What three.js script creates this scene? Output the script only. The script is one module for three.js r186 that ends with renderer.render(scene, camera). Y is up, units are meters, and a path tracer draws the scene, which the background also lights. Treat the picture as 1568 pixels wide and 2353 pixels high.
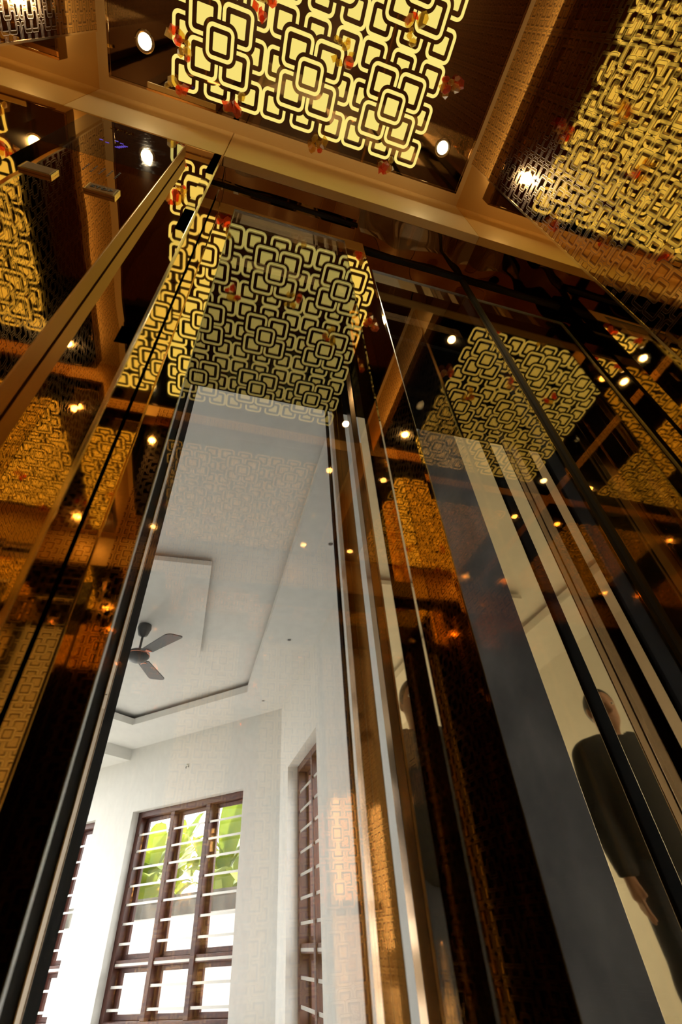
import * as THREE from 'three';
import { RoundedBoxGeometry } from 'three/addons/geometries/RoundedBoxGeometry.js';
import { mergeGeometries } from 'three/addons/utils/BufferGeometryUtils.js';
import { FontLoader } from 'three/addons/loaders/FontLoader.js';
import { TextGeometry } from 'three/addons/geometries/TextGeometry.js';

// ---------------------------------------------------------------- camera, sky, exposure
// Measured frame: x right, y above the lens, z towards the lift doors (metres). World: z is turned round and the floor is y = 0.
const EYE = 0.78;
const scene = new THREE.Scene();
const camera = new THREE.PerspectiveCamera(2 * Math.atan(1176.5 / 1069.5) * 180 / Math.PI, 1568 / 2353, 0.02, 200);
{
  const right = new THREE.Vector3(0.96041178, -0.06372205, 0.27119867);
  const up = new THREE.Vector3(-0.1375099, 0.73819646, 0.66042184);
  const back = new THREE.Vector3(-0.24228134, -0.67156942, 0.70021016);
  camera.quaternion.setFromRotationMatrix(new THREE.Matrix4().makeBasis(right, up, back));
  camera.position.set(0, EYE, 0);
  camera.focus = 1.62; camera.userData.fStop = 7;
}
scene.background = new THREE.Color().setRGB(1.0, 1.0, 0.97);
scene.backgroundIntensity = 7.2;
const renderer = new THREE.WebGLRenderer({ antialias: true });
renderer.toneMapping = THREE.LinearToneMapping;
renderer.toneMappingExposure = 1.0;
renderer.shadowMap.enabled = true;

// ---------------------------------------------------------------- helpers
let seed = 7;
const rnd = () => { seed = (seed * 1664525 + 1013904223) >>> 0; return seed / 4294967296; };
const rr = (a, b) => a + (b - a) * rnd();
const V = (x, y, z) => new THREE.Vector3(x, y + EYE, -z);            // measured frame -> world
const used = {};
const numbered = (n) => { used[n] = (used[n] ?? -1) + 1; return used[n] ? n + '_' + String(used[n]).padStart(3, '0') : n; };
function mesh(name, geo, mat, parent = scene) {
  const m = new THREE.Mesh(geo, mat);
  m.castShadow = m.receiveShadow = true;
  m.name = parent === scene ? numbered(name) : name;
  parent.add(m);
  return m;
}
function thing(name, label, category, base, group) {
  const o = new THREE.Group();
  o.name = numbered(name); o.position.copy(base); o.userData = { label, category };
  if (group) o.userData.group = group;
  scene.add(o);
  return o;
}
const wpos = (o) => { o.updateWorldMatrix(true, false); return new THREE.Vector3().setFromMatrixPosition(o.matrixWorld); };
// part(): geometry given in world coordinates, stored relative to its parent
function part(parent, name, geo, mat) {
  const p = wpos(parent);
  geo.translate(-p.x, -p.y, -p.z);
  return mesh(name, geo, mat, parent);
}
function struct(name, geo, mat, label, category) {
  geo.computeBoundingBox();
  const c = geo.boundingBox.getCenter(new THREE.Vector3()); c.y = geo.boundingBox.min.y;
  geo.translate(-c.x, -c.y, -c.z);
  const m = mesh(name, geo, mat); m.position.copy(c);
  m.userData = { kind: 'structure', label, category };
  return m;
}
function single(name, geo, mat, label, category, group) {
  const m = struct(name, geo, mat, label, category); delete m.userData.kind;
  if (group) m.userData.group = group;
  return m;
}
// box between ranges of the measured frame
function box(x0, x1, y0, y1, z0, z1, r = 0) {
  const w = Math.abs(x1 - x0), h = Math.abs(y1 - y0), d = Math.abs(z1 - z0);
  const g = r ? new RoundedBoxGeometry(w, h, d, 2, Math.min(r, w / 2.01, h / 2.01, d / 2.01)) : new THREE.BoxGeometry(w, h, d);
  const c = V((x0 + x1) / 2, (y0 + y1) / 2, (z0 + z1) / 2);
  g.translate(c.x, c.y, c.z);
  return g;
}
const flat = (g) => (g.index ? g.toNonIndexed() : g);
const join = (...gs) => mergeGeometries(gs.flat().map((g) => { const f = flat(g); for (const k of Object.keys(f.attributes)) if (!['position', 'normal', 'uv'].includes(k)) f.deleteAttribute(k); return f; }));
// uv in metres from world position: a/b pick the axes
function uvMetres(g, a, b, per, oa = 0, ob = 0) {
  const p = g.attributes.position, uv = new Float32Array(p.count * 2);
  for (let i = 0; i < p.count; i++) {
    const q = { x: p.getX(i), y: p.getY(i), z: p.getZ(i) };
    uv[2 * i] = (q[a] - oa) / per; uv[2 * i + 1] = (q[b] - ob) / per;
  }
  g.setAttribute('uv', new THREE.BufferAttribute(uv, 2));
  return g;
}
function shapeOf(pts) { const s = new THREE.Shape(); pts.forEach(([x, y], i) => (i ? s.lineTo(x, y) : s.moveTo(x, y))); s.closePath(); return s; }
function roundSquare(h, r, Cls = THREE.Shape) {
  const s = new Cls();
  s.moveTo(-h + r, -h); s.lineTo(h - r, -h); s.absarc(h - r, -h + r, r, -Math.PI / 2, 0, false);
  s.lineTo(h, h - r); s.absarc(h - r, h - r, r, 0, Math.PI / 2, false);
  s.lineTo(-h + r, h); s.absarc(-h + r, h - r, r, Math.PI / 2, Math.PI, false);
  s.lineTo(-h, -h + r); s.absarc(-h + r, -h + r, r, Math.PI, Math.PI * 1.5, false);
  return s;
}
// ---------------------------------------------------------------- textures
function dataTex(n, fn, srgb, wrap = true) {
  const a = new Uint8Array(n * n * 4);
  for (let y = 0; y < n; y++) for (let x = 0; x < n; x++) {
    const c = fn(x / n, y / n), i = (y * n + x) * 4;
    for (let k = 0; k < 3; k++) a[i + k] = Math.max(0, Math.min(255, Math.round(255 * (Array.isArray(c) ? c[k] : c))));
    a[i + 3] = 255;
  }
  const t = new THREE.DataTexture(a, n, n);
  if (wrap) t.wrapS = t.wrapT = THREE.RepeatWrapping;
  t.magFilter = THREE.LinearFilter; t.minFilter = THREE.LinearMipmapLinearFilter; t.generateMipmaps = true;
  if (srgb) t.colorSpace = THREE.SRGBColorSpace;
  t.needsUpdate = true;
  return t;
}
const lattice = Array.from({ length: 4096 }, () => rnd());
function noise(x, y, per) {
  const xi = Math.floor(x), yi = Math.floor(y), fx = x - xi, fy = y - yi, s = (t) => t * t * (3 - 2 * t);
  const at = (i, j) => lattice[((((i % per) + per) % per) * 61 + (((j % per) + per) % per) * 17) & 4095];
  const u = s(fx), v = s(fy);
  return (at(xi, yi) * (1 - u) + at(xi + 1, yi) * u) * (1 - v) + (at(xi, yi + 1) * (1 - u) + at(xi + 1, yi + 1) * u) * v;
}
const fbm = (x, y, per, oct = 4) => { let s = 0, a = 0.5, t = 0; for (let o = 0; o < oct; o++) { s += a * noise(x * per, y * per, per); t += a; a /= 2; per *= 2; } return s / t; };

// the etched wall pattern: three by three interlaced rounded squares, four on the diagonals and one in the middle, 98 mm repeat
const sdSquare = (x, y, h, r) => { const qx = Math.abs(x) - h + r, qy = Math.abs(y) - h + r; return Math.hypot(Math.max(qx, 0), Math.max(qy, 0)) + Math.min(Math.max(qx, qy), 0) - r; };
const MOTIF = [];
MOTIF.push([0, 0, 14.6]);
for (const a of [-1, 1]) for (const b of [-1, 1]) MOTIF.push([a * 16.3, b * 16.3, 16.2]);
for (const a of [-1, 0, 1]) for (const b of [-1, 0, 1]) if (a || b) MOTIF.push([a * 32.7, b * 32.7, 14.8]);
function etch(u, v) {                                                // 0 polished, 1 line, 2 frosted band
  const px = u * 98 - 49, py = v * 98 - 49;
  for (const [cx, cy, h] of MOTIF) {
    const d = sdSquare(px - cx, py - cy, h, 5.5);
    if (d > 2.0) continue;
    if (d > 0.6) return 0;
    if (d > 0.0) return 1;
    if (d > -4.2) return 2;
    if (d > -4.8) return 1;
    const e = sdSquare(px - cx, py - cy, h - 7.4, 1.2);
    if (e > 0) return 3;
    return 0;
  }
  return 0;
}
const SS = 640;
const etchMap = dataTex(SS, (u, v) => { const k = etch(u, v), n = 0.94 + 0.06 * fbm(u, v, 16); return k === 1 ? [0.20, 0.10, 0.035] : k === 3 ? [0.62, 0.45, 0.24] : k === 2 ? [0.98 * n, 0.83 * n, 0.55 * n] : [0.93 * n, 0.77 * n, 0.49 * n]; }, true);
const etchRough = dataTex(SS, (u, v) => { const k = etch(u, v); const r = k === 1 ? 0.35 : k === 3 ? 0.05 : k === 2 ? 0.07 : 0.02; return [r, r, r]; });
function waveTex(n, fn) {                                             // smooth heights need more than eight bits
  const a = new Float32Array(n * n * 4);
  for (let y = 0; y < n; y++) for (let x = 0; x < n; x++) { const h = fn(x / n, y / n), i = (y * n + x) * 4; a[i] = a[i + 1] = a[i + 2] = h; a[i + 3] = 1; }
  const t = new THREE.DataTexture(a, n, n, THREE.RGBAFormat, THREE.FloatType);
  t.wrapS = t.wrapT = THREE.RepeatWrapping; t.magFilter = THREE.LinearFilter; t.needsUpdate = true;
  return t;
}
const waveBump = waveTex(256, (u, v) => fbm(u, v, 3, 2));
const smear = dataTex(512, (u, v) => { const a = fbm(u, v * 3, 6, 4), b = fbm(u + 0.3, v, 40, 3); return 0.02 + 0.22 * Math.max(0, a - 0.55) + 0.14 * Math.max(0, b - 0.6); });
const plaster = dataTex(512, (u, v) => { const n = fbm(u, v, 24, 4); return 0.955 + 0.045 * n; }, true);
const plasterBump = dataTex(512, (u, v) => fbm(u, v, 48, 4));
const cement = dataTex(512, (u, v) => { const n = fbm(u, v, 3, 6), m = fbm(u + 0.4, v, 12, 4), s = 0.06 + 0.72 * n + 0.2 * (m - 0.5); return [s * 1.03, s * 1.0, s * 0.97]; }, true);
const grain = dataTex(512, (u, v) => { const n = fbm(u * 1, v * 0.12, 40, 4); const s = 0.32 + 0.26 * n; return [s, s * 0.62, s * 0.52]; }, true);
const stone = dataTex(512, (u, v) => { const n = fbm(u, v, 40, 4), m = fbm(u, v, 5, 3); const s = 0.10 + 0.10 * n * m; return [s * 1.1, s, s * 0.9]; }, true);
const leafMap = dataTex(256, (u, v) => { const rib = Math.abs(Math.sin(v * 150 + Math.abs(u - 0.5) * 20)); const s = 0.8 + 0.2 * rib, n = fbm(u, v, 8, 3); return [0.56 * s + 0.15 * n, 0.68 * s + 0.1 * n, 0.24 * s]; }, true);
const wallMap = dataTex(512, (u, v) => { const n = fbm(u, v, 8, 5), m = fbm(u * 0.6, v + 0.3, 5, 4); const s = 0.42 + 0.25 * n - 0.25 * Math.max(0, m - 0.5); return [s, s * 0.98, s * 0.92]; }, true);

// ---------------------------------------------------------------- materials
const lin = (r, g, b) => new THREE.Color().setRGB(r, g, b);
const M = (o) => new THREE.MeshStandardMaterial(o);
const GOLD = lin(0.93, 0.70, 0.36);
const goldMirror = M({ color: GOLD, metalness: 1, roughness: 0.025 });
const wavyMirror = M({ color: GOLD, metalness: 1, roughness: 0.02, bumpMap: waveBump, bumpScale: 0.0016 });
const bronzeMirror = M({ color: lin(0.62, 0.40, 0.19), metalness: 1, roughness: 0.02 });
const soffitMirror = M({ color: lin(0.52, 0.33, 0.15), metalness: 1, roughness: 0.03, bumpMap: waveBump, bumpScale: 0.012 });
const darkMirror = M({ color: lin(0.32, 0.19, 0.095), metalness: 1, roughness: 0.03 });
const satinGold = M({ color: lin(0.98, 0.75, 0.38), metalness: 0.3, roughness: 0.45 });
const brushedGold = M({ color: lin(0.40, 0.23, 0.09), metalness: 1, roughness: 0.38 });
const etched = M({ color: 0xffffff, map: etchMap, metalness: 1, roughness: 1, roughnessMap: etchRough });
const landingBronze = M({ color: lin(0.34, 0.20, 0.085), metalness: 1, roughness: 0.12 });
const edgeGold = M({ color: lin(0.95, 0.78, 0.5), metalness: 1, roughness: 0.12 });
const rubber = new THREE.MeshPhysicalMaterial({ color: lin(0.007, 0.006, 0.005), roughness: 0.8, specularIntensity: 0.25 });
const blackGap = M({ color: lin(0.008, 0.006, 0.005), roughness: 0.8 });
const steel = M({ color: lin(0.62, 0.64, 0.60), metalness: 1, roughness: 0.25 });
const glass = new THREE.MeshPhysicalMaterial({ color: 0xffffff, transmission: 1, thickness: 0, roughness: 0, ior: 1.58 });
const film = M({ color: lin(1.0, 0.48, 0.17), metalness: 1, roughness: 0.0, transparent: true, opacity: 0.04 });
const clearGlass = new THREE.MeshPhysicalMaterial({ color: 0xffffff, transmission: 1, thickness: 0, roughness: 0, ior: 1.5, specularIntensity: 0.12 });
const displayGlass = new THREE.MeshPhysicalMaterial({ color: lin(0.012, 0.010, 0.009), roughness: 0.05, roughnessMap: null, clearcoat: 1, clearcoatRoughness: 0.02, ior: 1.6 });
displayGlass.roughness = 1; displayGlass.roughnessMap = smear;
const acrylic = new THREE.MeshPhysicalMaterial({ color: lin(0.62, 0.50, 0.38), transmission: 0.45, thickness: 0, roughness: 0.12, ior: 1.55 });
const glowRing = M({ color: lin(0.35, 0.25, 0.08), roughness: 0.5, emissive: lin(1.0, 0.82, 0.215), emissiveIntensity: 0.95 });
const glowSquare = M({ color: lin(0.35, 0.25, 0.08), roughness: 0.5, emissive: lin(1.0, 0.81, 0.20), emissiveIntensity: 0.90 });
const lampGlow = M({ color: 0xffffff, emissive: lin(1.0, 0.88, 0.62), emissiveIntensity: 45 });
const coveGlow = M({ color: 0x000000, emissive: lin(1.0, 0.72, 0.36), emissiveIntensity: 3 });
const ledGlow = M({ color: 0x000000, emissive: lin(0.16, 0.08, 0.9), emissiveIntensity: 0.55 });
const gemAmber = new THREE.MeshPhysicalMaterial({ color: lin(1, 0.82, 0.35), transmission: 0.9, thickness: 0, roughness: 0.35, ior: 1.8 });
const gemRed = new THREE.MeshPhysicalMaterial({ color: lin(1, 0.3, 0.16), transmission: 0.9, thickness: 0, roughness: 0.35, ior: 1.8 });
const whiteWall = M({ color: lin(0.80, 0.79, 0.745), map: plaster, roughness: 0.85, bumpMap: plasterBump, bumpScale: 0.0006 });
const whiteCeil = M({ color: lin(0.84, 0.83, 0.79), map: plaster, roughness: 0.9 });
const cementMat = M({ color: lin(0.36, 0.345, 0.32), map: cement, roughness: 0.9, bumpMap: cement, bumpScale: 0.002 });
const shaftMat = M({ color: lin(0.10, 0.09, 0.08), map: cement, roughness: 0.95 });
const lintelMat = new THREE.MeshPhysicalMaterial({ color: lin(0.05, 0.042, 0.035), map: stone, roughness: 0.8, specularIntensity: 0.3 });
const wood = M({ color: lin(0.46, 0.37, 0.34), map: grain, roughness: 0.42 });
const barMat = M({ color: lin(0.55, 0.54, 0.50), roughness: 0.35, metalness: 0.3 });
const floorMat = M({ color: lin(0.20, 0.10, 0.055), map: plaster, roughness: 0.25 });
const roomFloor = M({ color: lin(0.85, 0.83, 0.78), map: plaster, roughness: 0.12 });
const fanGrey = M({ color: lin(0.075, 0.078, 0.08), roughness: 0.32, metalness: 0.3 });
const copper = M({ color: lin(0.80, 0.36, 0.26), roughness: 0.25, metalness: 1 });

// ================================================================ LIFT CAR: shell
const XL = -0.457, XR = 0.563, ZB = -0.525, ZF = 0.289, YT = 1.65, YF = -EYE, FB = 1.373;   // walls, back, front, ceiling, floor, fascia bottom
const DX0 = -0.116, Z1 = 0.347, Z2 = 0.40;                                             // door jamb, leaf planes
const MAZEZ = 0.177;
struct('floor', uvMetres(box(XL - 0.02, XR + 0.02, YF - 0.05, YF, ZB - 0.02, 0.45), 'x', 'z', 0.8), floorMat, 'brown polished floor of the lift car', 'floor');
struct('ceiling', box(XL - 0.02, XR + 0.02, YT, YT + 0.02, ZB - 0.02, ZF + 0.02), satinGold, 'satin gold sheet ceiling of the lift car around the lit panel', 'ceiling');

function sideWall(name, x, out, label) {                            // out: -1 left wall, +1 right wall
  const w = struct(name, box(x, x + out * 0.02, YF, YT, ZB - 0.02, out > 0 ? 0.405 : ZF + 0.01), goldMirror, label, 'wall');
  const xi = x - out * 0.003;
  const g = uvMetres(box(xi, x, YF + 0.06, YT, ZB, MAZEZ), 'z', 'y', 0.098, -0.136 - 0.049, 1.347 + EYE - 0.049);
  part(w, 'etched_panel', g, etched).userData.label = 'gold mirror panel etched with interlaced rounded squares';
  part(w, 'edge_trim', box(xi - out * 0.0012, x, YF + 0.06, YT, MAZEZ, MAZEZ + 0.0035), edgeGold);
  part(w, 'skirting', box(x - out * 0.006, x, YF, YF + 0.06, ZB, ZF), brushedGold);
  return w;
}
const wl = sideWall('wall_left', XL, -1, 'left wall of the lift car in gold mirror with an etched panel behind the control panel');
const wr = sideWall('wall_right', XR, 1, 'right wall of the lift car in gold mirror with a large etched panel');
const wb = struct('wall_back', box(XL, XR, YF, YT, ZB - 0.02, ZB), goldMirror, 'back wall of the lift car in etched gold mirror', 'wall');
part(wb, 'etched_panel', uvMetres(box(XL + 0.155, XR - 0.155, YF + 0.06, YT, ZB, ZB + 0.003), 'x', 'y', 0.098, 0.053 - 0.049, 1.347 + EYE - 0.049), etched);
// front return beside the doors, with the fascia strips above
struct('wall_front', uvMetres(box(XL, DX0, YF, FB, ZF, ZF + 0.02), 'x', 'y', 0.5), wavyMirror, 'wavy gold mirror return panel behind the control panel left of the lift doors', 'wall');
struct('trim_1', box(XL, DX0 - 0.001, FB, YT, ZF - 0.001, ZF + 0.02, 0.0015), satinGold, 'satin gold fascia strip above the control panel', 'trim');
struct('trim_2', box(DX0 + 0.001, XR, FB, YT, ZF - 0.001, ZF + 0.02, 0.0015), satinGold, 'satin gold fascia strip above the lift doors', 'trim');
struct('trim_3', uvMetres(box(DX0, XR, FB, FB + 0.01, ZF + 0.02, 0.43), 'x', 'z', 0.35), soffitMirror, 'dark bronze mirror soffit over the lift doors', 'trim');
struct('trim_4', join(box(DX0 - 0.02, DX0, YF, FB, ZF, Z1 - 0.004), box(DX0 - 0.05, DX0, YF, FB, Z1 - 0.004, 0.44)), goldMirror, 'gold mirror door jamb beside the return panel', 'trim');
struct('trim_10', box(DX0 - 0.003, DX0 + 0.0012, YF, FB, ZF - 0.0018, ZF + 0.001, 0.0006), edgeGold, 'bright gold edge strip of the door jamb', 'trim');
struct('trim_5', join(box(DX0, 0.234, FB - 0.009, FB, Z1 - 0.003, Z1 + 0.004), box(0.234, XR, FB - 0.014, FB, Z2 - 0.006, Z2 + 0.004), box(XR - 0.008, XR, YF, FB, Z2 - 0.004, Z2 + 0.03)), blackGap, 'black door gaps along the soffit and the jambs', 'trim');
struct('trim_6', join(box(DX0, 0.235, YF, YF + 0.004, ZF, 0.60), box(0.235, XR, YF, YF + 0.004, ZF, 0.60)), steel, 'grooved metal door sill of the lift car', 'sill');

// ================================================================ lit ceiling panel
{
  const t = thing('ceiling_light_panel', 'dark mirror ceiling panel with glowing interlaced square pattern', 'ceiling panel', V(0.054, 1.541, -0.118));
  part(t, 'panel_body', box(-0.404, 0.512, 1.5415, 1.60, -0.477, 0.242, 0.002), darkMirror);
  const led = []; for (const [a, b, c, d] of [[-0.37, 0.478, 0.205, 0.217], [-0.37, 0.478, -0.452, -0.44], [-0.37, -0.358, -0.44, 0.205], [0.466, 0.478, -0.44, 0.205]]) led.push(box(a, b, 1.60, 1.604, c, d));
  part(t, 'cove_led_strip', join(led), coveGlow);
  const bev = [];
  for (const [a, b, c, d] of [[-0.404, 0.512, 0.2365, 0.242], [-0.404, 0.512, -0.477, -0.4715], [-0.404, -0.3985, -0.4715, 0.2365], [0.5065, 0.512, -0.4715, 0.2365]]) bev.push(box(a, b, 1.5395, 1.5415, c, d, 0.0008));
  part(t, 'bevelled_rim', join(bev), bronzeMirror);
  part(t, 'mounting_strip', box(-0.317, -0.157, 1.5385, 1.5415, 0.2250, 0.2362, 0.0008), satinGold);
  for (const x of [-0.29, -0.187]) { const s = new THREE.CylinderGeometry(0.0022, 0.0022, 0.001, 12); const c = V(x, 1.5394, 0.2318); s.translate(c.x, c.y, c.z); part(t, 'screw', s, darkMirror); }
  const ringGeo = (h, r, w, y) => { const s = roundSquare(h, r); s.holes.push(roundSquare(h - w, Math.max(r - w, 0.002), THREE.Path)); const g = new THREE.ExtrudeGeometry(s, { depth: 0.0004, bevelEnabled: false, curveSegments: 6 }); g.rotateX(Math.PI / 2); return g; };
  const solidGeo = (h, r, d) => { const g = new THREE.ExtrudeGeometry(roundSquare(h, r), { depth: d, bevelEnabled: false, curveSegments: 5 }); g.rotateX(Math.PI / 2); return g; };
  const kinds = {
    outer: { h: 0.0312, w: 0.0070, sq: 0.0152, off: 0 },
    diagonal: { h: 0.0347, w: 0.0074, sq: 0.0176, off: 0.0008 },
    middle: { h: 0.0312, w: 0.0072, sq: 0.0158, off: 0.0016 },
  };
  for (const k of Object.values(kinds)) { k.ring = ringGeo(k.h, 0.0145, k.w); k.square = solidGeo(k.sq, 0.0022, 0.0004); if (k.off) k.plate = solidGeo(k.h + 0.0072, 0.0205, 0.0008); }
  const put = (k, x, z) => {
    const add = (name, geo, mat, y) => { const m = mesh(name, geo, mat, t); m.position.copy(V(x, y, z)).sub(t.position); return m; };
    if (k.plate) add('backing_plate', k.plate, darkMirror, 1.5415 - k.off + 0.0008);
    add('ring_inlay', k.ring, glowRing, 1.5415 - k.off);
    add('square_inlay', k.square, glowSquare, 1.5415 - k.off);
  };
  for (const cx of [-0.157, 0.055, 0.267]) for (const cz of [0.114, -0.098, -0.31]) {
    for (const a of [-1, 0, 1]) for (const b of [-1, 0, 1]) if (a || b) put(kinds.outer, cx + a * 0.0748, cz + b * 0.0748);
    for (const a of [-1, 1]) for (const b of [-1, 1]) put(kinds.diagonal, cx + a * 0.0362, cz + b * 0.0366);
    put(kinds.middle, cx, cz);
  }
}
// four downlights in the corners of the panel
[[-0.322, 0.157, 'in the front corner above the control panel'], [0.430, 0.155, 'in the front corner beside the etched right wall'], [-0.322, -0.391, 'in the rear corner on the control panel side'], [0.430, -0.391, 'in the rear corner on the right wall side']].forEach(([x, z, where]) => {
  const t = thing('downlight', 'small round glowing downlight ' + where, 'downlight', V(x, 1.5415, z), 'downlights in the lift ceiling panel');
  const bez = new THREE.LatheGeometry([[0.0142, 0], [0.0205, 0], [0.0212, -0.0012], [0.019, -0.0026], [0.0142, -0.0018], [0.0142, 0]].map(([a, b]) => new THREE.Vector2(a, b)), 32);
  mesh('bezel', bez, edgeGold, t);
  const lens = new THREE.SphereGeometry(0.0135, 24, 12); lens.scale(1, 0.62, 1);
  mesh('lens', lens, lampGlow, t);
  const l = new THREE.SpotLight(new THREE.Color().setRGB(1.0, 0.80, 0.48), 0.8, 0, 0.62, 0.6); l.position.set(0, -0.004, 0); l.target.position.set(0, -1, 0); t.add(l.target); l.castShadow = true; l.shadow.radius = 0.4;
  t.add(l);
});
// amber and red cut-glass crystal clusters under the panel
const gemGeo = [new THREE.OctahedronGeometry(1, 0), new THREE.IcosahedronGeometry(1, 0), new THREE.DodecahedronGeometry(1, 0)];
[[-0.252, 0.205, 'nearest the mounting strip'], [-0.245, 0.137, 'left of the glowing pattern by the front downlight'], [-0.115, 0.213, 'at the front edge between two glowing squares'], [-0.072, 0.03, 'on the left column of glowing squares'], [0.105, 0.228, 'halfway along the front edge'], [0.118, 0.05, 'on the middle column of glowing squares'], [0.262, -0.03, 'on the right column of glowing squares'], [0.395, 0.035, 'right of the glowing pattern'], [0.30, 0.235, 'at the front edge beside the right downlight']].forEach(([x, z, where]) => {
  const t = thing('crystal_cluster', 'cluster of amber and red cut crystals ' + where, 'crystals', V(x, 1.541, z), 'crystal clusters under the ceiling panel');
  const n = 5 + Math.floor(rnd() * 4);
  for (let i = 0; i < n; i++) {
    const s = rr(0.006, 0.0125), m = mesh('crystal', gemGeo[i % 3], rnd() < 0.7 ? gemAmber : gemRed, t);
    m.position.set(rr(-0.022, 0.022), -s - rr(0.001, 0.006), rr(-0.022, 0.022));
    m.scale.set(s, s * rr(1, 1.6), s); m.rotation.set(rr(0, 3), rr(0, 3), rr(0, 3));
  }
});

// ================================================================ control panel
const font = await new FontLoader().loadAsync('fonts/droid/droid_sans_bold.typeface.json');
function lettering(parent, txt, size, x, y, z, mat, depth = 0.0006, name = 'lettering') {
  const g = new TextGeometry(txt, { font, size, depth, curveSegments: 4 });
  g.computeBoundingBox(); const b = g.boundingBox; g.translate(-(b.min.x + b.max.x) / 2, -(b.min.y + b.max.y) / 2, 0);
  const c = V(x, y, z); g.translate(c.x, c.y, c.z);                                  // faces +z in the world, towards the back wall
  return part(parent, name, g, mat);
}
{
  const x0 = -0.377, x1 = -0.1845, top = 1.262, zf = 0.267, zb = ZF, K = 1.064;
  const t = thing('control_panel', 'tall mirror lift control panel with dark display and STOP button', 'control panel', V(-0.265, -0.3, zb));
  part(t, 'housing', join(box(x0, x1, -0.3, top, zf + 0.0006, zb - 0.0022), box(x0 + 0.004, x1 - 0.004, -0.3, top - 0.004, zb - 0.0022, zb)), brushedGold);
  part(t, 'face_plate', uvMetres(box(x0, x1 - 0.0012, -0.3, 0.999, zf, zf + 0.0006), 'x', 'y', 0.5), wavyMirror);
  part(t, 'display_glass', uvMetres(box(x0, x1 - 0.0012, 1.0, top, zf, zf + 0.0006), 'x', 'y', 0.25), displayGlass);
  lettering(t, 'OOA', 0.016, -0.28 * K, 1.142 * K, zf - 0.0003, bronzeMirror, 0.0004, 'logo_lettering');
  const dot = (x, y, w, h) => part(t, 'display_segment', box(x * K - w / 2, x * K + w / 2, y * K - h / 2, y * K + h / 2, zf - 0.0004, zf), ledGlow);
  for (const [x, y] of [[-0.272, 1.062], [-0.262, 1.056], [-0.292, 1.043], [-0.281, 1.036]]) dot(x, y, 0.006, 0.0022);
  for (let i = 0; i < 5; i++) dot(-0.254 - i * 0.002, 1.047 - i * 0.0055, 0.008, 0.0018);
  for (let i = 0; i < 5; i++) for (let j = 0; j < 5; j++) part(t, 'speaker_hole', (() => { const g = new THREE.CylinderGeometry(0.0016, 0.0016, 0.0004, 10); g.rotateX(Math.PI / 2); const c = V((-0.27 + i * 0.011) * K, (0.862 + j * 0.0075) * K, zf - 0.0001); g.translate(c.x, c.y, c.z); return g; })(), rubber);
  const button = (x, y, txt, label) => {
    const b = part(t, 'push_button', box(x - 0.0195, x + 0.0195, y - 0.0145, y + 0.0145, zf - 0.0045, zf, 0.0015), acrylic);
    b.userData.label = label;
    part(b, 'button_frame', join(box(x - 0.0215, x - 0.0195, y - 0.0165, y + 0.0165, zf - 0.004, zf, 0.0005), box(x + 0.0195, x + 0.0215, y - 0.0165, y + 0.0165, zf - 0.004, zf, 0.0005), box(x - 0.0195, x + 0.0195, y + 0.0145, y + 0.0165, zf - 0.004, zf, 0.0005), box(x - 0.0195, x + 0.0195, y - 0.0165, y - 0.0145, zf - 0.004, zf, 0.0005)), edgeGold);
    part(b, 'button_backing', box(x - 0.018, x + 0.018, y - 0.013, y + 0.013, zf - 0.0012, zf - 0.0002), edgeGold);
    if (txt) lettering(b, txt, 0.0092, x, y, zf - 0.0045, rubber, 0.0006);
  };
  button(-0.225 * K, 0.789 * K, 'STOP', 'clear push button marked STOP');
  button(-0.308 * K, 0.801 * K, '', 'clear blank push button');
}

// ================================================================ car door leaves
function leaf(name, label, x0, x1, z, gx0, gx1, top, gtop, group) {
  const t = thing(name, label, 'lift door', V((x0 + x1) / 2, YF, z), group), d = 0.026, gb = YF + 0.12;
  const stile = (a, b, inner) => part(t, 'stile', join(box(a, b, YF + 0.005, top, z, z + 0.004), box(inner > 0 ? a : a + 0.014, inner > 0 ? b - 0.014 : b, YF + 0.005, top, z + 0.004, z + d)), goldMirror);
  stile(x0, gx0, 1); stile(gx1, x1, -1);
  part(t, 'top_rail', box(gx0, gx1, gtop, top, z, z + d), goldMirror);
  part(t, 'bottom_rail', box(gx0, gx1, YF + 0.005, gb, z, z + d), goldMirror);
  part(t, 'glass_pane', box(gx0, gx1, gb, gtop, z + 0.001, z + 0.0026), glass);
  part(t, 'bronze_film', box(gx0, gx1, gb, gtop, z + 0.0027, z + 0.0028), film);
  part(t, 'glazing_bead', join(box(gx0 - 0.0008, gx0 + 0.0008, gb, gtop, z + 0.0, z + 0.006), box(gx0, gx1, gtop - 0.0008, gtop + 0.0008, z + 0.0, z + 0.006)), steel);
  return t;
}
leaf('lift_door_leaf', 'nearer lift door leaf of gold mirror frame and tall glass, beside the control panel', DX0 + 0.0018, 0.2345, Z1, -0.0695, 0.188, 1.33, 1.22, 'sliding lift door leaves');
leaf('lift_door_leaf', 'farther lift door leaf of gold mirror frame and tall glass, against the right wall', 0.19, XR - 0.004, Z2, 0.277, 0.549, 1.345, 1.246, 'sliding lift door leaves');

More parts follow.
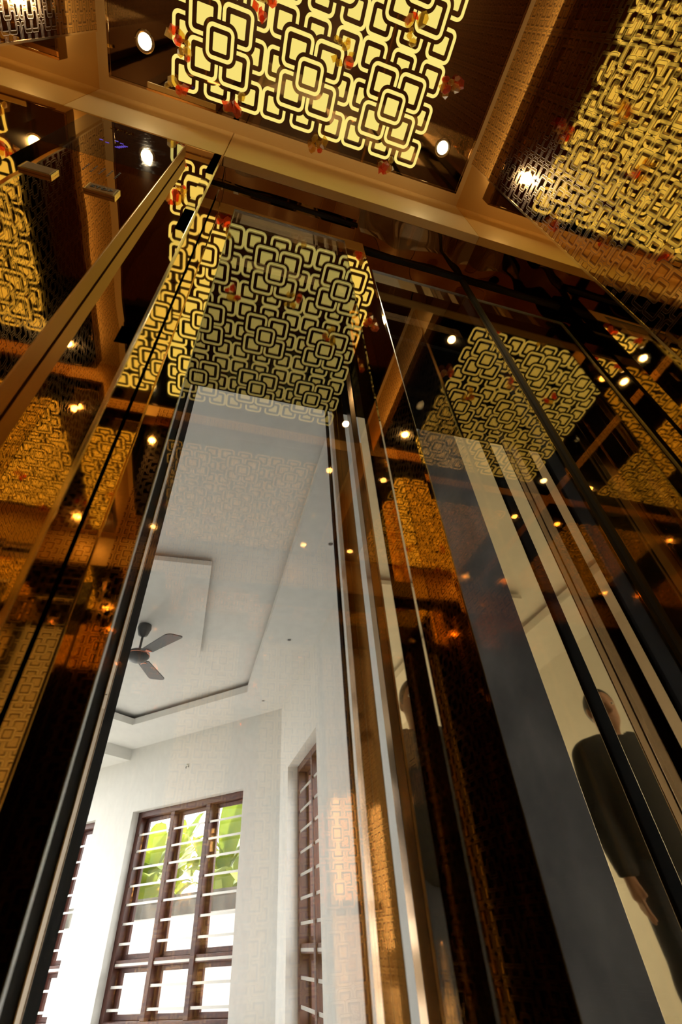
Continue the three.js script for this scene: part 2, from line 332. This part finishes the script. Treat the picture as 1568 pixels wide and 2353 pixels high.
// ================================================================ landing: portal, landing doors, shaft
const PZ0 = 0.614, PZ1 = 0.924, PX0 = -0.137, PX1 = 0.798, PY = 1.363;
struct('wall_shaft', join(box(-0.9, PX0 - 0.03, YF, 2.86, PZ0, PZ1), box(PX1 + 0.03, 1.307, YF, 2.86, PZ0, PZ1), box(PX0 - 0.03, PX1 + 0.03, PY + 0.03, 2.86, PZ0, PZ1)), whiteWall, 'thick plastered wall around the lift entrance', 'wall');
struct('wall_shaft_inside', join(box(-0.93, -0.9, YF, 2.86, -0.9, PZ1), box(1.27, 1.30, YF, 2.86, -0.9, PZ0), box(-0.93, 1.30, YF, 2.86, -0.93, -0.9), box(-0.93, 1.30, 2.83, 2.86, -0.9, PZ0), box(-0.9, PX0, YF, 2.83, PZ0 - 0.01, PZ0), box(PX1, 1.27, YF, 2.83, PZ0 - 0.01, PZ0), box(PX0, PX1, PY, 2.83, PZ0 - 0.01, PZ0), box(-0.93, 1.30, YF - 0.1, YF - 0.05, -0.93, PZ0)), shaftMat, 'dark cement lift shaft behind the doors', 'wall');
struct('trim_7', box(PX0 - 0.03, PX1 + 0.03, PY, PY + 0.03, PZ0, PZ1), lintelMat, 'dark stone lintel lining of the lift entrance', 'trim');
{
  const j = struct('trim_8', box(PX1, PX1 + 0.03, YF, PY, PZ0, PZ1), rubber, 'right lining of the lift entrance in gold mirror strips', 'trim');
  part(j, 'mirror_strip', box(PX1 - 0.004, PX1, YF, PY, 0.813, PZ1, 0.001), goldMirror);
  part(j, 'mirror_strip', box(PX1 - 0.004, PX1, YF, PY, 0.731, 0.775, 0.001), goldMirror);
  part(j, 'mirror_strip', box(PX1 - 0.006, PX1, YF, PY, 0.712, 0.727, 0.001), brushedGold);
  part(j, 'mirror_strip', box(PX1 - 0.003, PX1, YF, PY, 0.630, 0.665, 0.001), bronzeMirror);
  const k = struct('trim_9', box(PX0 - 0.03, PX0, YF, PY, PZ0, PZ1), rubber, 'left lining of the lift entrance in dark strips', 'trim');
  part(k, 'mirror_strip', box(PX0, PX0 + 0.003, YF, PY, 0.77, 0.80, 0.001), bronzeMirror);
  part(k, 'metal_bead', box(PX0, PX0 + 0.002, YF, PY, 0.811, 0.817, 0.0005), brushedGold);
}
{
  const Z = 0.495, lab = { a: 'nearer landing door leaf with slim gold stiles seen through the lift glass', b: 'farther landing door leaf with slim bronze stiles seen through the lift glass' };
  const a = thing('landing_door_leaf', lab.a, 'landing door', V(0.04, YF, Z), 'landing door leaves');
  part(a, 'stile', box(-0.135, -0.118, YF, 1.352, Z, Z + 0.02, 0.001), landingBronze);
  part(a, 'stile', box(0.1712, 0.1797, YF, 1.352, Z, Z + 0.02, 0.001), landingBronze);
  part(a, 'stile', box(0.1802, 0.1945, YF, 1.352, Z + 0.004, Z + 0.02, 0.001), landingBronze);
  part(a, 'gasket', box(0.1596, 0.1622, YF, 1.352, Z, Z + 0.012, 0.001), rubber);
  part(a, 'glass_pane', box(-0.118, 0.1712, YF + 0.05, 1.352, Z + 0.006, Z + 0.012), clearGlass);
  part(a, 'top_rail', box(-0.135, 0.1945, 1.352, 1.365, Z, Z + 0.02), landingBronze);
  const b = thing('landing_door_leaf', lab.b, 'landing door', V(0.42, YF, Z + 0.04), 'landing door leaves');
  part(b, 'stile', box(0.2240, 0.2360, YF, 1.352, Z + 0.04, Z + 0.06, 0.001), landingBronze);
  part(b, 'stile', box(0.2365, 0.2563, YF, 0.71, Z + 0.043, Z + 0.06, 0.001), brushedGold);
  part(b, 'stile', box(0.62, 0.65, YF, 1.352, Z + 0.04, Z + 0.06, 0.001), landingBronze);
  part(b, 'glass_pane', box(0.2563, 0.62, YF + 0.05, 1.352, Z + 0.046, Z + 0.052), clearGlass);
  part(b, 'top_rail', box(0.2240, 0.65, 1.352, 1.365, Z + 0.04, Z + 0.06), landingBronze);
}

// ================================================================ ROOM beyond
const RX = 1.307, LX = -3.2, HC = 2.7, CU = 2.86, C0 = [1.307, 7.435], DIR = [-0.716, 0.698], NRM = [0.698, 0.716];
const along = (s, o = 0) => [C0[0] + DIR[0] * s + NRM[0] * o, C0[1] + DIR[1] * s + NRM[1] * o];
// a wall with openings: rows run along (from, dir) in plan, thickness outwards
function wallGeo(from, dir, nrm, len, y0, y1, thick, holes) {
  const s = shapeOf([[0, y0], [len, y0], [len, y1], [0, y1]]);
  for (const [a, b, c, d] of holes) { const p = new THREE.Path(); p.moveTo(a, c); p.lineTo(a, d); p.lineTo(b, d); p.lineTo(b, c); p.closePath(); s.holes.push(p); }
  const g = new THREE.ExtrudeGeometry(s, { depth: thick, bevelEnabled: false });
  const p = g.attributes.position;
  for (let i = 0; i < p.count; i++) { const a = p.getX(i), y = p.getY(i), o = p.getZ(i); const v = V(from[0] + dir[0] * a + nrm[0] * o, y, from[1] + dir[1] * a + nrm[1] * o); p.setXYZ(i, v.x, v.y, v.z); }
  const n = flat(g);
  // orient the triangles after the frame change
  n.deleteAttribute('normal');
  const q = n.attributes.position;
  const e1 = new THREE.Vector3(dir[0], 0, -dir[1]), e3 = new THREE.Vector3(nrm[0], 0, -nrm[1]);
  if (new THREE.Vector3().crossVectors(e1, new THREE.Vector3(0, 1, 0)).dot(e3) < 0) for (let i = 0; i < q.count; i += 3) { const a = [q.getX(i), q.getY(i), q.getZ(i)]; q.setXYZ(i, q.getX(i + 1), q.getY(i + 1), q.getZ(i + 1)); q.setXYZ(i + 1, ...a); }
  n.computeVertexNormals();
  const uv = new Float32Array(q.count * 2); for (let i = 0; i < q.count; i++) { uv[2 * i] = (q.getX(i) + q.getZ(i)) / 1.5; uv[2 * i + 1] = q.getY(i) / 1.5; }
  n.setAttribute('uv', new THREE.BufferAttribute(uv, 2));
  return n;
}
const WB = -0.72, WT = 1.70;
struct('floor_room', uvMetres(box(LX, RX, YF - 0.05, YF, PZ1, 11.5), 'x', 'z', 2), roomFloor, 'polished pale floor of the room beyond the lift', 'floor');
struct('wall_right_room', wallGeo([RX, PZ0], [0, 1], [1, 0], 6.83, YF, CU, 0.3, [[5.255 - PZ0, 6.867 - PZ0, WB, 1.722]]), whiteWall, 'white right wall of the room with a narrow tall window', 'wall');
struct('wall_bay', wallGeo(C0, DIR, NRM, 5.2, YF, CU, 0.3, [[0.65, 2.866, WB, WT], [3.718, 4.9, WB, WT]]), whiteWall, 'white slanting bay wall of the room with tall barred windows', 'wall');
struct('wall_left_room', wallGeo([LX, PZ1], [0, 1], [-1, 0], 10.8, YF, CU, 0.3, [[6.6, 10.4, YF + 0.02, 2.3]]), whiteWall, 'white left wall of the room with a wide opening to the yard near the bay', 'wall');
struct('wall_lift_side', wallGeo([LX, PZ1], [1, 0], [0, -1], -0.9 - LX, YF, CU, 0.3, [[0.15, 2.25, YF + 0.02, 2.2]]), whiteWall, 'white wall beside the lift entrance', 'wall');
struct('wall_grey', uvMetres(box(RX - 0.02, RX, YF, HC, PZ1 + 0.002, 2.51), 'z', 'y', 2.2), cementMat, 'grey cement faced stretch of wall beside the lift entrance', 'wall');
{ // ceiling border with an eight-sided coffer
  const s = shapeOf([[LX, PZ1], [RX, PZ1], [RX, 7.435], along(5.2), [LX, 11.5]]);
  const p = new THREE.Path(); [[0.665, 1.5], [0.69, 6.835], [-0.931, 8.377], [-2.35, 7.0], [-2.35, 2.0], [-1.9, 1.5]].forEach(([a, b], i) => (i ? p.lineTo(a, b) : p.moveTo(a, b))); p.closePath(); s.holes.push(p);
  const g = new THREE.ExtrudeGeometry(s, { depth: 0.1, bevelEnabled: false });
  g.rotateX(-Math.PI / 2); g.translate(0, HC + EYE, 0);
  struct('ceiling_border', uvMetres(g, 'x', 'z', 1.7), whiteCeil, 'white dropped ceiling border around the eight-sided coffer', 'ceiling');
  struct('ceiling_room', uvMetres(box(LX - 0.2, RX + 0.2, CU, CU + 0.1, PZ1, 11.6), 'x', 'z', 1.7), whiteCeil, 'white upper ceiling inside the coffer of the room', 'ceiling');
  struct('ceiling_drop_panel', uvMetres(box(-1.9, -0.04, 2.765, 2.82, 3.9, 5.95, 0.004), 'x', 'z', 1.7), whiteCeil, 'white dropped ceiling panel above the fan', 'ceiling');
  struct('beam_room', wallGeo(along(3.2, -0.55), DIR, NRM, 2.0, 2.52, HC, 0.55, []), whiteWall, 'white shallow beam under the ceiling over the left window', 'beam');
}
// windows: wood frame, mullions, transom, steel bars and panes
function windowUnit(name, from, dir, nrm, a, b, y0, y1, cols, label) {
  const w0 = [from[0] + dir[0] * a + nrm[0] * 0.13, from[1] + dir[1] * a + nrm[1] * 0.13];
  const t = new THREE.Group(); t.name = name; t.userData = { kind: 'structure', label, category: 'window' };
  t.position.copy(V(w0[0], y0, w0[1])); t.rotation.y = Math.atan2(dir[1], dir[0]); scene.add(t);   // local x runs along the wall, local z to the room or out
  const out = new THREE.Vector3(nrm[0], 0, -nrm[1]).dot(new THREE.Vector3(0, 0, 1).applyAxisAngle(new THREE.Vector3(0, 1, 0), t.rotation.y)) > 0 ? 1 : -1;
  const L = b - a, H = y1 - y0, F = 0.08, D = 0.165;
  const B = (x0, x1, yy0, yy1, o0, o1, r = 0.006) => { const g = new RoundedBoxGeometry(x1 - x0, yy1 - yy0, Math.abs(o1 - o0), 1, Math.min(r, (o1 - o0) / 2.1, (x1 - x0) / 2.1, (yy1 - yy0) / 2.1)); g.translate((x0 + x1) / 2, (yy0 + yy1) / 2, out * (o0 + o1) / 2); return uvMetres(g, yy1 - yy0 > x1 - x0 ? 'x' : 'y', yy1 - yy0 > x1 - x0 ? 'y' : 'x', 0.5); };
  mesh('frame_jamb', B(0, F, 0, H, 0, D), wood, t); mesh('frame_jamb', B(L - F, L, 0, H, 0, D), wood, t);
  mesh('frame_head', B(F, L - F, H - F, H, 0, D), wood, t); mesh('frame_sill', B(F, L - F, 0, F, 0, D), wood, t);
  const cw = (L - F) / cols, TR = H - 1.79;
  for (let c = 1; c < cols; c++) mesh('mullion', B(c * cw, c * cw + F, F, H - F, 0, D), wood, t);
  for (let c = 0; c < cols; c++) {
    const x0 = c * cw + F, x1 = (c + 1) * cw;
    mesh('transom', B(x0, x1, TR - 0.05, TR + 0.03, 0.02, D), wood, t);
    for (const [q0, q1] of [[F, TR - 0.05], [TR + 0.03, H - F]]) {
      const sash = mesh('sash', join(B(x0, x0 + 0.07, q0, q1, 0.115, 0.16), B(x1 - 0.07, x1, q0, q1, 0.115, 0.16), B(x0 + 0.07, x1 - 0.07, q1 - 0.055, q1, 0.115, 0.16), B(x0 + 0.07, x1 - 0.07, q0, q0 + 0.055, 0.115, 0.16)), wood, t);
      mesh('pane', B(x0 + 0.07, x1 - 0.07, q0 + 0.055, q1 - 0.055, 0.136, 0.139, 0.0005), clearGlass, sash);
    }
    for (let y = H - 0.315; y > 0.1; y -= 0.2135) mesh('bar', B(x0, x1, y - 0.014, y + 0.014, 0.018, 0.026, 0.001), barMat, t);
  }
  mesh('stay_hook', B(cw + F + 0.02, cw + F + 0.11, H - 1.16, H - 1.152, 0.03, 0.036, 0.002), steel, t);
  return t;
}
windowUnit('window_1', C0, DIR, NRM, 0.65, 2.866, WB, WT, 3, 'wide three-light wooden window with steel bars facing the banana plants');
windowUnit('window_2', C0, DIR, NRM, 3.718, 4.9, WB, WT, 2, 'wooden barred window at the far left behind the door frame');
windowUnit('window_3', [RX, 0], [0, 1], [1, 0], 5.255, 6.867, WB, 1.722, 2, 'narrow looking tall wooden window in the right wall');
windowUnit('window_4', [LX, PZ1], [1, 0], [0, -1], 0.15, 2.25, YF + 0.02, 2.2, 3, 'tall window beside the lift entrance that lights the room');

// ceiling fan
{
  const hub = V(-0.683, 2.4, 5.195);
  const t = thing('ceiling_fan', 'dark grey ceiling fan with copper trimmed blades', 'fan', hub);
  const lathe = (pts, n = 32) => new THREE.LatheGeometry(pts.map(([a, b]) => new THREE.Vector2(a, b)), n);
  mesh('motor_housing', lathe([[0.001, -0.075], [0.05, -0.072], [0.095, -0.05], [0.118, -0.018], [0.118, 0.02], [0.09, 0.045], [0.04, 0.055], [0.001, 0.056]]), fanGrey, t);
  mesh('copper_ring', new THREE.TorusGeometry(0.118, 0.006, 8, 40).rotateX(Math.PI / 2), copper, t);
  mesh('down_rod', new THREE.CylinderGeometry(0.013, 0.013, 0.29, 16).translate(0, 0.19, 0), fanGrey, t);
  mesh('canopy', lathe([[0.014, 0.22], [0.05, 0.24], [0.075, 0.32], [0.07, 0.362], [0.001, 0.364]]), fanGrey, t);
  const bs = new THREE.Shape(); bs.moveTo(0.15, -0.07); bs.lineTo(0.58, -0.105); bs.quadraticCurveTo(0.65, -0.105, 0.65, -0.04); bs.lineTo(0.65, 0.045); bs.quadraticCurveTo(0.65, 0.09, 0.60, 0.09); bs.lineTo(0.15, 0.075); bs.closePath();
  const bg = new THREE.ExtrudeGeometry(bs, { depth: 0.006, bevelEnabled: true, bevelSize: 0.003, bevelThickness: 0.002, bevelSegments: 1, curveSegments: 6 }); bg.rotateX(-Math.PI / 2); bg.rotateX(0.16);
  const arm = join(new THREE.BoxGeometry(0.12, 0.006, 0.05).translate(0.13, -0.006, 0), new THREE.TorusGeometry(0.03, 0.005, 6, 16, Math.PI).rotateX(Math.PI / 2).rotateY(-Math.PI / 2).translate(0.2, -0.01, 0));
  for (const a of [-53, 73, 193]) { const b = mesh('blade', bg, fanGrey, t); b.rotation.y = a * Math.PI / 180; mesh('blade_bracket', arm, copper, b); }
}
// recessed spots of the border, unlit, and the hook on the bay wall
[[0.982, 5.17, 'halfway along'], [0.968, 7.14, 'nearest the bay wall'], [1.0, 3.26, 'nearest the lift']].forEach(([x, z, w]) => {
  const t = thing('ceiling_spot', 'small unlit spot in the white ceiling border, ' + w, 'spot light', V(x, HC, z), 'spots in the ceiling border');
  mesh('spot_ring', new THREE.TorusGeometry(0.03, 0.006, 8, 24).rotateX(Math.PI / 2), whiteCeil, t);
  mesh('spot_bulb', new THREE.CylinderGeometry(0.026, 0.02, 0.008, 20).translate(0, 0.002, 0), fanGrey, t);
});
{ const [hx, hz] = along(1.81, -0.012); const t = thing('wall_hook', 'small dark hook on the white wall above the wide window', 'hook', V(hx, 2.2, hz)); mesh('plate', new THREE.SphereGeometry(0.022, 12, 8), steel, t); mesh('hook', new THREE.TorusGeometry(0.02, 0.006, 6, 14, 4).translate(0, -0.03, 0), fanGrey, t); }

// ================================================================ outside: ground, compound wall, banana plants
struct('ground_outside', uvMetres(box(-30, 40, YF - 0.35, YF - 0.25, -20, 45), 'x', 'z', 6), M({ color: lin(0.62, 0.58, 0.5), map: wallMap, roughness: 0.95 }), 'pale sunlit yard outside the windows', 'ground');
{
  const s0 = along(-6, 2.2), g = wallGeo(s0, DIR, NRM, 18, YF - 0.3, 0.46, 0.18, []);
  const w = single('garden_wall', g, M({ color: lin(1.0, 0.99, 0.96), map: plaster, roughness: 0.95 }), 'white garden wall with stained grey top below the banana plants', 'garden wall');
  part(w, 'coping', wallGeo(along(-6, 2.16), DIR, NRM, 18, 0.46, 0.76, 0.26, []), M({ color: lin(0.6, 0.58, 0.54), map: wallMap, roughness: 0.95 }));
}
const leafMats = [0, 1, 2].map((i) => new THREE.MeshPhysicalMaterial({ color: [lin(0.85, 0.78, 0.7), lin(0.6, 0.6, 0.5), lin(1.0, 0.9, 0.8)][i], map: leafMap, roughness: 0.6, side: THREE.DoubleSide, transmission: 0.35, thickness: 0 }));
const stemMat = M({ color: lin(0.32, 0.36, 0.14), roughness: 0.7 });
function bananaLeaf(L, W, bend) {
  const n = 12, m = 4, pos = [], uv = [], idx = [];
  for (let i = 0; i <= n; i++) {
    const u = i / n, w = W * Math.pow(Math.sin(Math.PI * Math.min(1, 0.06 + u * 0.94)), 0.55), x = L * u * (1 - 0.25 * bend * u), y = L * (0.95 * u - bend * 1.15 * u * u);
    for (let j = -m; j <= m; j++) { const v = j / m; pos.push(x, y + Math.abs(v) * w * 0.28 - (i % 3 === 0 ? 0.03 * Math.abs(v) : 0), v * w); uv.push(0.5 + v / 2, u); }
  }
  for (let i = 0; i < n; i++) for (let j = 0; j < 2 * m; j++) { const a = i * (2 * m + 1) + j, b = a + 2 * m + 1; idx.push(a, b, a + 1, a + 1, b, b + 1); }
  const g = new THREE.BufferGeometry(); g.setAttribute('position', new THREE.Float32BufferAttribute(pos, 3)); g.setAttribute('uv', new THREE.Float32BufferAttribute(uv, 2)); g.setIndex(idx); g.computeVertexNormals();
  return g;
}
const leafGeos = [bananaLeaf(1.15, 0.27, 0.6), bananaLeaf(1.05, 0.24, 0.85), bananaLeaf(1.35, 0.25, 0.2)];
[[3.9, 3.7, 'behind the right light of the wide window'], [6.3, 3.7, 'behind the left light of the wide window'], [5.4, 6.2, 'farther off behind the right light'], [7.9, 6.2, 'farther off behind the left light'], [7.0, 8.7, 'farthest off in the garden']].forEach(([s, o, where]) => {
  const [x, z] = along(s, o), t = thing('banana_plant', 'banana plant with broad light green leaves ' + where, 'plant', V(x, YF - 0.25, z), 'banana plants beyond the garden wall');
  const h = 2.3 + (o - 3.7) * 0.16 + rr(0, 0.3);
  mesh('stem', new THREE.CylinderGeometry(0.07, 0.11, h, 10).translate(0, h / 2, 0), stemMat, t);
  for (let i = 0; i < 22; i++) { const l = mesh('leaf', leafGeos[i % 3], leafMats[Math.floor(rnd() * 3)], t); l.position.y = h - rr(0, 0.3); l.position.y -= Math.floor(i / 6) * 0.3; l.rotation.set(0, i * 2.4 + rr(-0.4, 0.4), rr(-0.1, 0.55), 'YXZ'); }
});

// ================================================================ person standing in the room, mirrored in the entrance lining
function surfaceNet(f, lo, hi, cell) {
  const n = [0, 1, 2].map((k) => Math.ceil((hi[k] - lo[k]) / cell) + 1), val = new Float32Array(n[0] * n[1] * n[2]), at = (i, j, k) => (k * n[1] + j) * n[0] + i;
  for (let k = 0; k < n[2]; k++) for (let j = 0; j < n[1]; j++) for (let i = 0; i < n[0]; i++) val[at(i, j, k)] = f(lo[0] + i * cell, lo[1] + j * cell, lo[2] + k * cell);
  const pos = [], idx = [], vid = new Int32Array(val.length).fill(-1);
  for (let k = 0; k < n[2] - 1; k++) for (let j = 0; j < n[1] - 1; j++) for (let i = 0; i < n[0] - 1; i++) {
    let c = 0, sx = 0, sy = 0, sz = 0; const v = [];
    for (let b = 0; b < 8; b++) v.push(val[at(i + (b & 1), j + ((b >> 1) & 1), k + (b >> 2))]);
    for (let a = 0; a < 8; a++) for (const d of [1, 2, 4]) if (!(a & d) && (v[a] < 0) !== (v[a | d] < 0)) { const t = v[a] / (v[a] - v[a | d]); sx += (a & 1) + (d === 1 ? t : 0); sy += ((a >> 1) & 1) + (d === 2 ? t : 0); sz += (a >> 2) + (d === 4 ? t : 0); c++; }
    if (c) { vid[at(i, j, k)] = pos.length / 3; pos.push(lo[0] + (i + sx / c) * cell, lo[1] + (j + sy / c) * cell, lo[2] + (k + sz / c) * cell); }
  }
  const quad = (a, b, c, d, flip) => { if (a < 0 || b < 0 || c < 0 || d < 0) return; flip ? idx.push(a, c, b, a, d, c) : idx.push(a, b, c, a, c, d); };
  for (let k = 1; k < n[2] - 1; k++) for (let j = 1; j < n[1] - 1; j++) for (let i = 1; i < n[0] - 1; i++) {
    const v = val[at(i, j, k)] < 0;
    if (v !== val[at(i + 1, j, k)] < 0) quad(vid[at(i, j - 1, k - 1)], vid[at(i, j, k - 1)], vid[at(i, j, k)], vid[at(i, j - 1, k)], !v);
    if (v !== val[at(i, j + 1, k)] < 0) quad(vid[at(i - 1, j, k - 1)], vid[at(i - 1, j, k)], vid[at(i, j, k)], vid[at(i, j, k - 1)], !v);
    if (v !== val[at(i, j, k + 1)] < 0) quad(vid[at(i - 1, j - 1, k)], vid[at(i, j - 1, k)], vid[at(i, j, k)], vid[at(i - 1, j, k)], !v);
  }
  const g = new THREE.BufferGeometry(); g.setAttribute('position', new THREE.Float32BufferAttribute(pos, 3)); g.setIndex(idx); g.computeVertexNormals();
  return g;
}
const smin = (a, b, k) => { const h = Math.max(k - Math.abs(a - b), 0) / k; return Math.min(a, b) - h * h * k * 0.25; };
function capsule(p, a, b, ra, rb) { const ab = [b[0] - a[0], b[1] - a[1], b[2] - a[2]], ap = [p[0] - a[0], p[1] - a[1], p[2] - a[2]], t = Math.max(0, Math.min(1, (ap[0] * ab[0] + ap[1] * ab[1] + ap[2] * ab[2]) / (ab[0] ** 2 + ab[1] ** 2 + ab[2] ** 2))); return Math.hypot(ap[0] - ab[0] * t, ap[1] - ab[1] * t, ap[2] - ab[2] * t) - (ra + (rb - ra) * t); }
const ell = (p, c, r) => { const q = [(p[0] - c[0]) / r[0], (p[1] - c[1]) / r[1], (p[2] - c[2]) / r[2]], k = Math.hypot(...q); return (k - 1) * Math.min(...r); };
{
  const t = thing('person', 'person in a dark shirt standing in the room, mirrored in the entrance lining', 'person', V(-0.752, YF, 2.32));
  t.rotation.y = 0.35; t.scale.setScalar(1.02);
  // local frame: y up, +z is the way the person faces (towards the lift)
  const arms = []; for (const s of [-1, 1]) arms.push([[s * 0.19, 1.40, 0], [s * 0.245, 1.13, -0.01], 0.052, 0.042], [[s * 0.245, 1.13, -0.01], [s * 0.225, 0.89, 0.06], 0.04, 0.028]);
  const legs = []; for (const s of [-1, 1]) legs.push([[s * 0.09, 0.92, 0], [s * 0.10, 0.50, 0.01], 0.085, 0.058], [[s * 0.10, 0.50, 0.01], [s * 0.11, 0.09, -0.02], 0.055, 0.038], [[s * 0.11, 0.05, -0.03], [s * 0.125, 0.035, 0.13], 0.042, 0.032]);
  const hands = []; for (const s of [-1, 1]) { const w = [s * 0.225, 0.885, 0.062]; hands.push([w, [s * 0.222, 0.815, 0.085], 0.026, 0.03]); for (let i = 0; i < 4; i++) { const r = [s * 0.222 + 0, 0.80, 0.058 + i * 0.017], L = [0.075, 0.085, 0.08, 0.06][3 - i]; hands.push([r, [r[0] - s * 0.004, r[1] - L * 0.55, r[2] + 0.008], 0.0092, 0.0085], [[r[0] - s * 0.004, r[1] - L * 0.55, r[2] + 0.008], [r[0] - s * 0.02, r[1] - L, r[2] + 0.012], 0.0085, 0.0072]); } hands.push([[s * 0.215, 0.86, 0.09], [s * 0.205, 0.81, 0.122], 0.011, 0.0085]); }
  const torso = (p) => { let d = ell(p, [0, 1.30, 0], [0.185, 0.20, 0.115]); d = smin(d, ell(p, [0, 1.08, 0.005], [0.155, 0.18, 0.11]), 0.08); d = smin(d, ell(p, [0, 0.95, 0], [0.165, 0.11, 0.115]), 0.08); return smin(d, capsule(p, [-0.15, 1.42, 0], [0.15, 1.42, 0], 0.058, 0.058), 0.06); };
  const limb = (p, L, d, k) => { for (const [a, b, ra, rb] of L) d = smin(d, capsule(p, a, b, ra, rb), k); return d; };
  const head = (p) => { let d = ell(p, [0, 1.645, 0.015], [0.073, 0.108, 0.092]); d = smin(d, ell(p, [0, 1.575, 0.045], [0.05, 0.05, 0.052]), 0.04); d = smin(d, capsule(p, [0, 1.64, 0.105], [0, 1.612, 0.122], 0.008, 0.014), 0.02); for (const s of [-1, 1]) { d = smin(d, ell(p, [s * 0.076, 1.635, 0.005], [0.012, 0.03, 0.018]), 0.01); d = Math.max(d, -ell(p, [s * 0.031, 1.65, 0.112], [0.016, 0.009, 0.018])); } d = Math.max(d, -ell(p, [0, 1.578, 0.104], [0.022, 0.003, 0.012])); return smin(d, capsule(p, [0, 1.44, -0.01], [0, 1.58, 0], 0.056, 0.05), 0.03); };
  const bodyF = (x, y, z) => { const p = [x, y, z]; let d = limb(p, arms, torso(p), 0.05); d = limb(p, legs, d, 0.05); return smin(d, head(p), 0.03); };
  const skin = M({ color: lin(0.30, 0.16, 0.10), roughness: 0.55 }), cloth = M({ color: lin(0.012, 0.012, 0.014), roughness: 0.85 }), denim = M({ color: lin(0.03, 0.035, 0.05), roughness: 0.9 }), hairM = M({ color: lin(0.010, 0.008, 0.007), roughness: 0.6 }), leather = M({ color: lin(0.02, 0.015, 0.012), roughness: 0.4 });
  const body = surfaceNet(bodyF, [-0.32, -0.02, -0.2], [0.32, 1.48, 0.24], 0.014);
  const headG = surfaceNet((x, y, z) => Math.max(head([x, y, z]), 1.45 - y), [-0.1, 1.43, -0.1], [0.1, 1.77, 0.15], 0.005);
  const handG = surfaceNet((x, y, z) => limb([x, y, z], hands, 9, 0.006), [-0.27, 0.69, 0.01], [0.27, 0.92, 0.15], 0.0045);
  const strip = (g) => { const o = new THREE.BufferGeometry(); o.setAttribute('position', g.attributes.position); o.setAttribute('normal', g.attributes.normal); o.setIndex(g.index); return o; };
  mesh('body', mergeGeometries([strip(body), strip(headG), strip(handG)]), skin, t);
  mesh('shirt', surfaceNet((x, y, z) => { const p = [x, y, z]; let d = torso(p); for (const i of [0, 1, 2, 3]) d = smin(d, capsule(p, ...arms[i].slice(0, 2), arms[i][2], arms[i][3]), 0.05); return Math.max(d - 0.014, 0.88 - y, y > 1.43 ? 0.078 - Math.hypot(x, z + 0.005) : -1); }, [-0.34, 0.86, -0.2], [0.34, 1.53, 0.22], 0.012), cloth, t);
  for (const s of [-1, 1]) { const e = mesh('eye', new THREE.SphereGeometry(0.0115, 14, 10), M({ color: lin(0.75, 0.72, 0.68), roughness: 0.2 }), t); e.position.set(s * 0.031, 1.65, 0.088); mesh('iris', new THREE.SphereGeometry(0.006, 10, 8).translate(0, 0, 0.0075), hairM, e); }
  mesh('trousers', surfaceNet((x, y, z) => { const p = [x, y, z]; let d = ell(p, [0, 0.95, 0], [0.165, 0.11, 0.115]); for (const i of [0, 1, 3, 4]) d = smin(d, capsule(p, ...legs[i].slice(0, 2), legs[i][2], legs[i][3]), 0.05); return Math.max(d - 0.012, 0.08 - y, y - 1.0); }, [-0.24, 0.05, -0.2], [0.24, 1.03, 0.2], 0.014), denim, t);
  for (const s of [-1, 1]) mesh('shoe', surfaceNet((x, y, z) => Math.max(capsule([x, y, z], [s * 0.11, 0.045, -0.035], [s * 0.125, 0.04, 0.14], 0.05, 0.042), -y), [s * 0.12 - 0.1, -0.02, -0.12], [s * 0.12 + 0.1, 0.12, 0.22], 0.012), leather, t);
  mesh('hair', surfaceNet((x, y, z) => { const p = [x, y, z]; let d = ell(p, [0, 1.665, -0.005], [0.083, 0.105, 0.1]); return Math.max(d, -ell(p, [0, 1.59, 0.125], [0.078, 0.10, 0.08]), 1.56 - y - z * 0.3); }, [-0.11, 1.52, -0.13], [0.11, 1.80, 0.13], 0.006), hairM, t);
}

renderer.render(scene, camera);
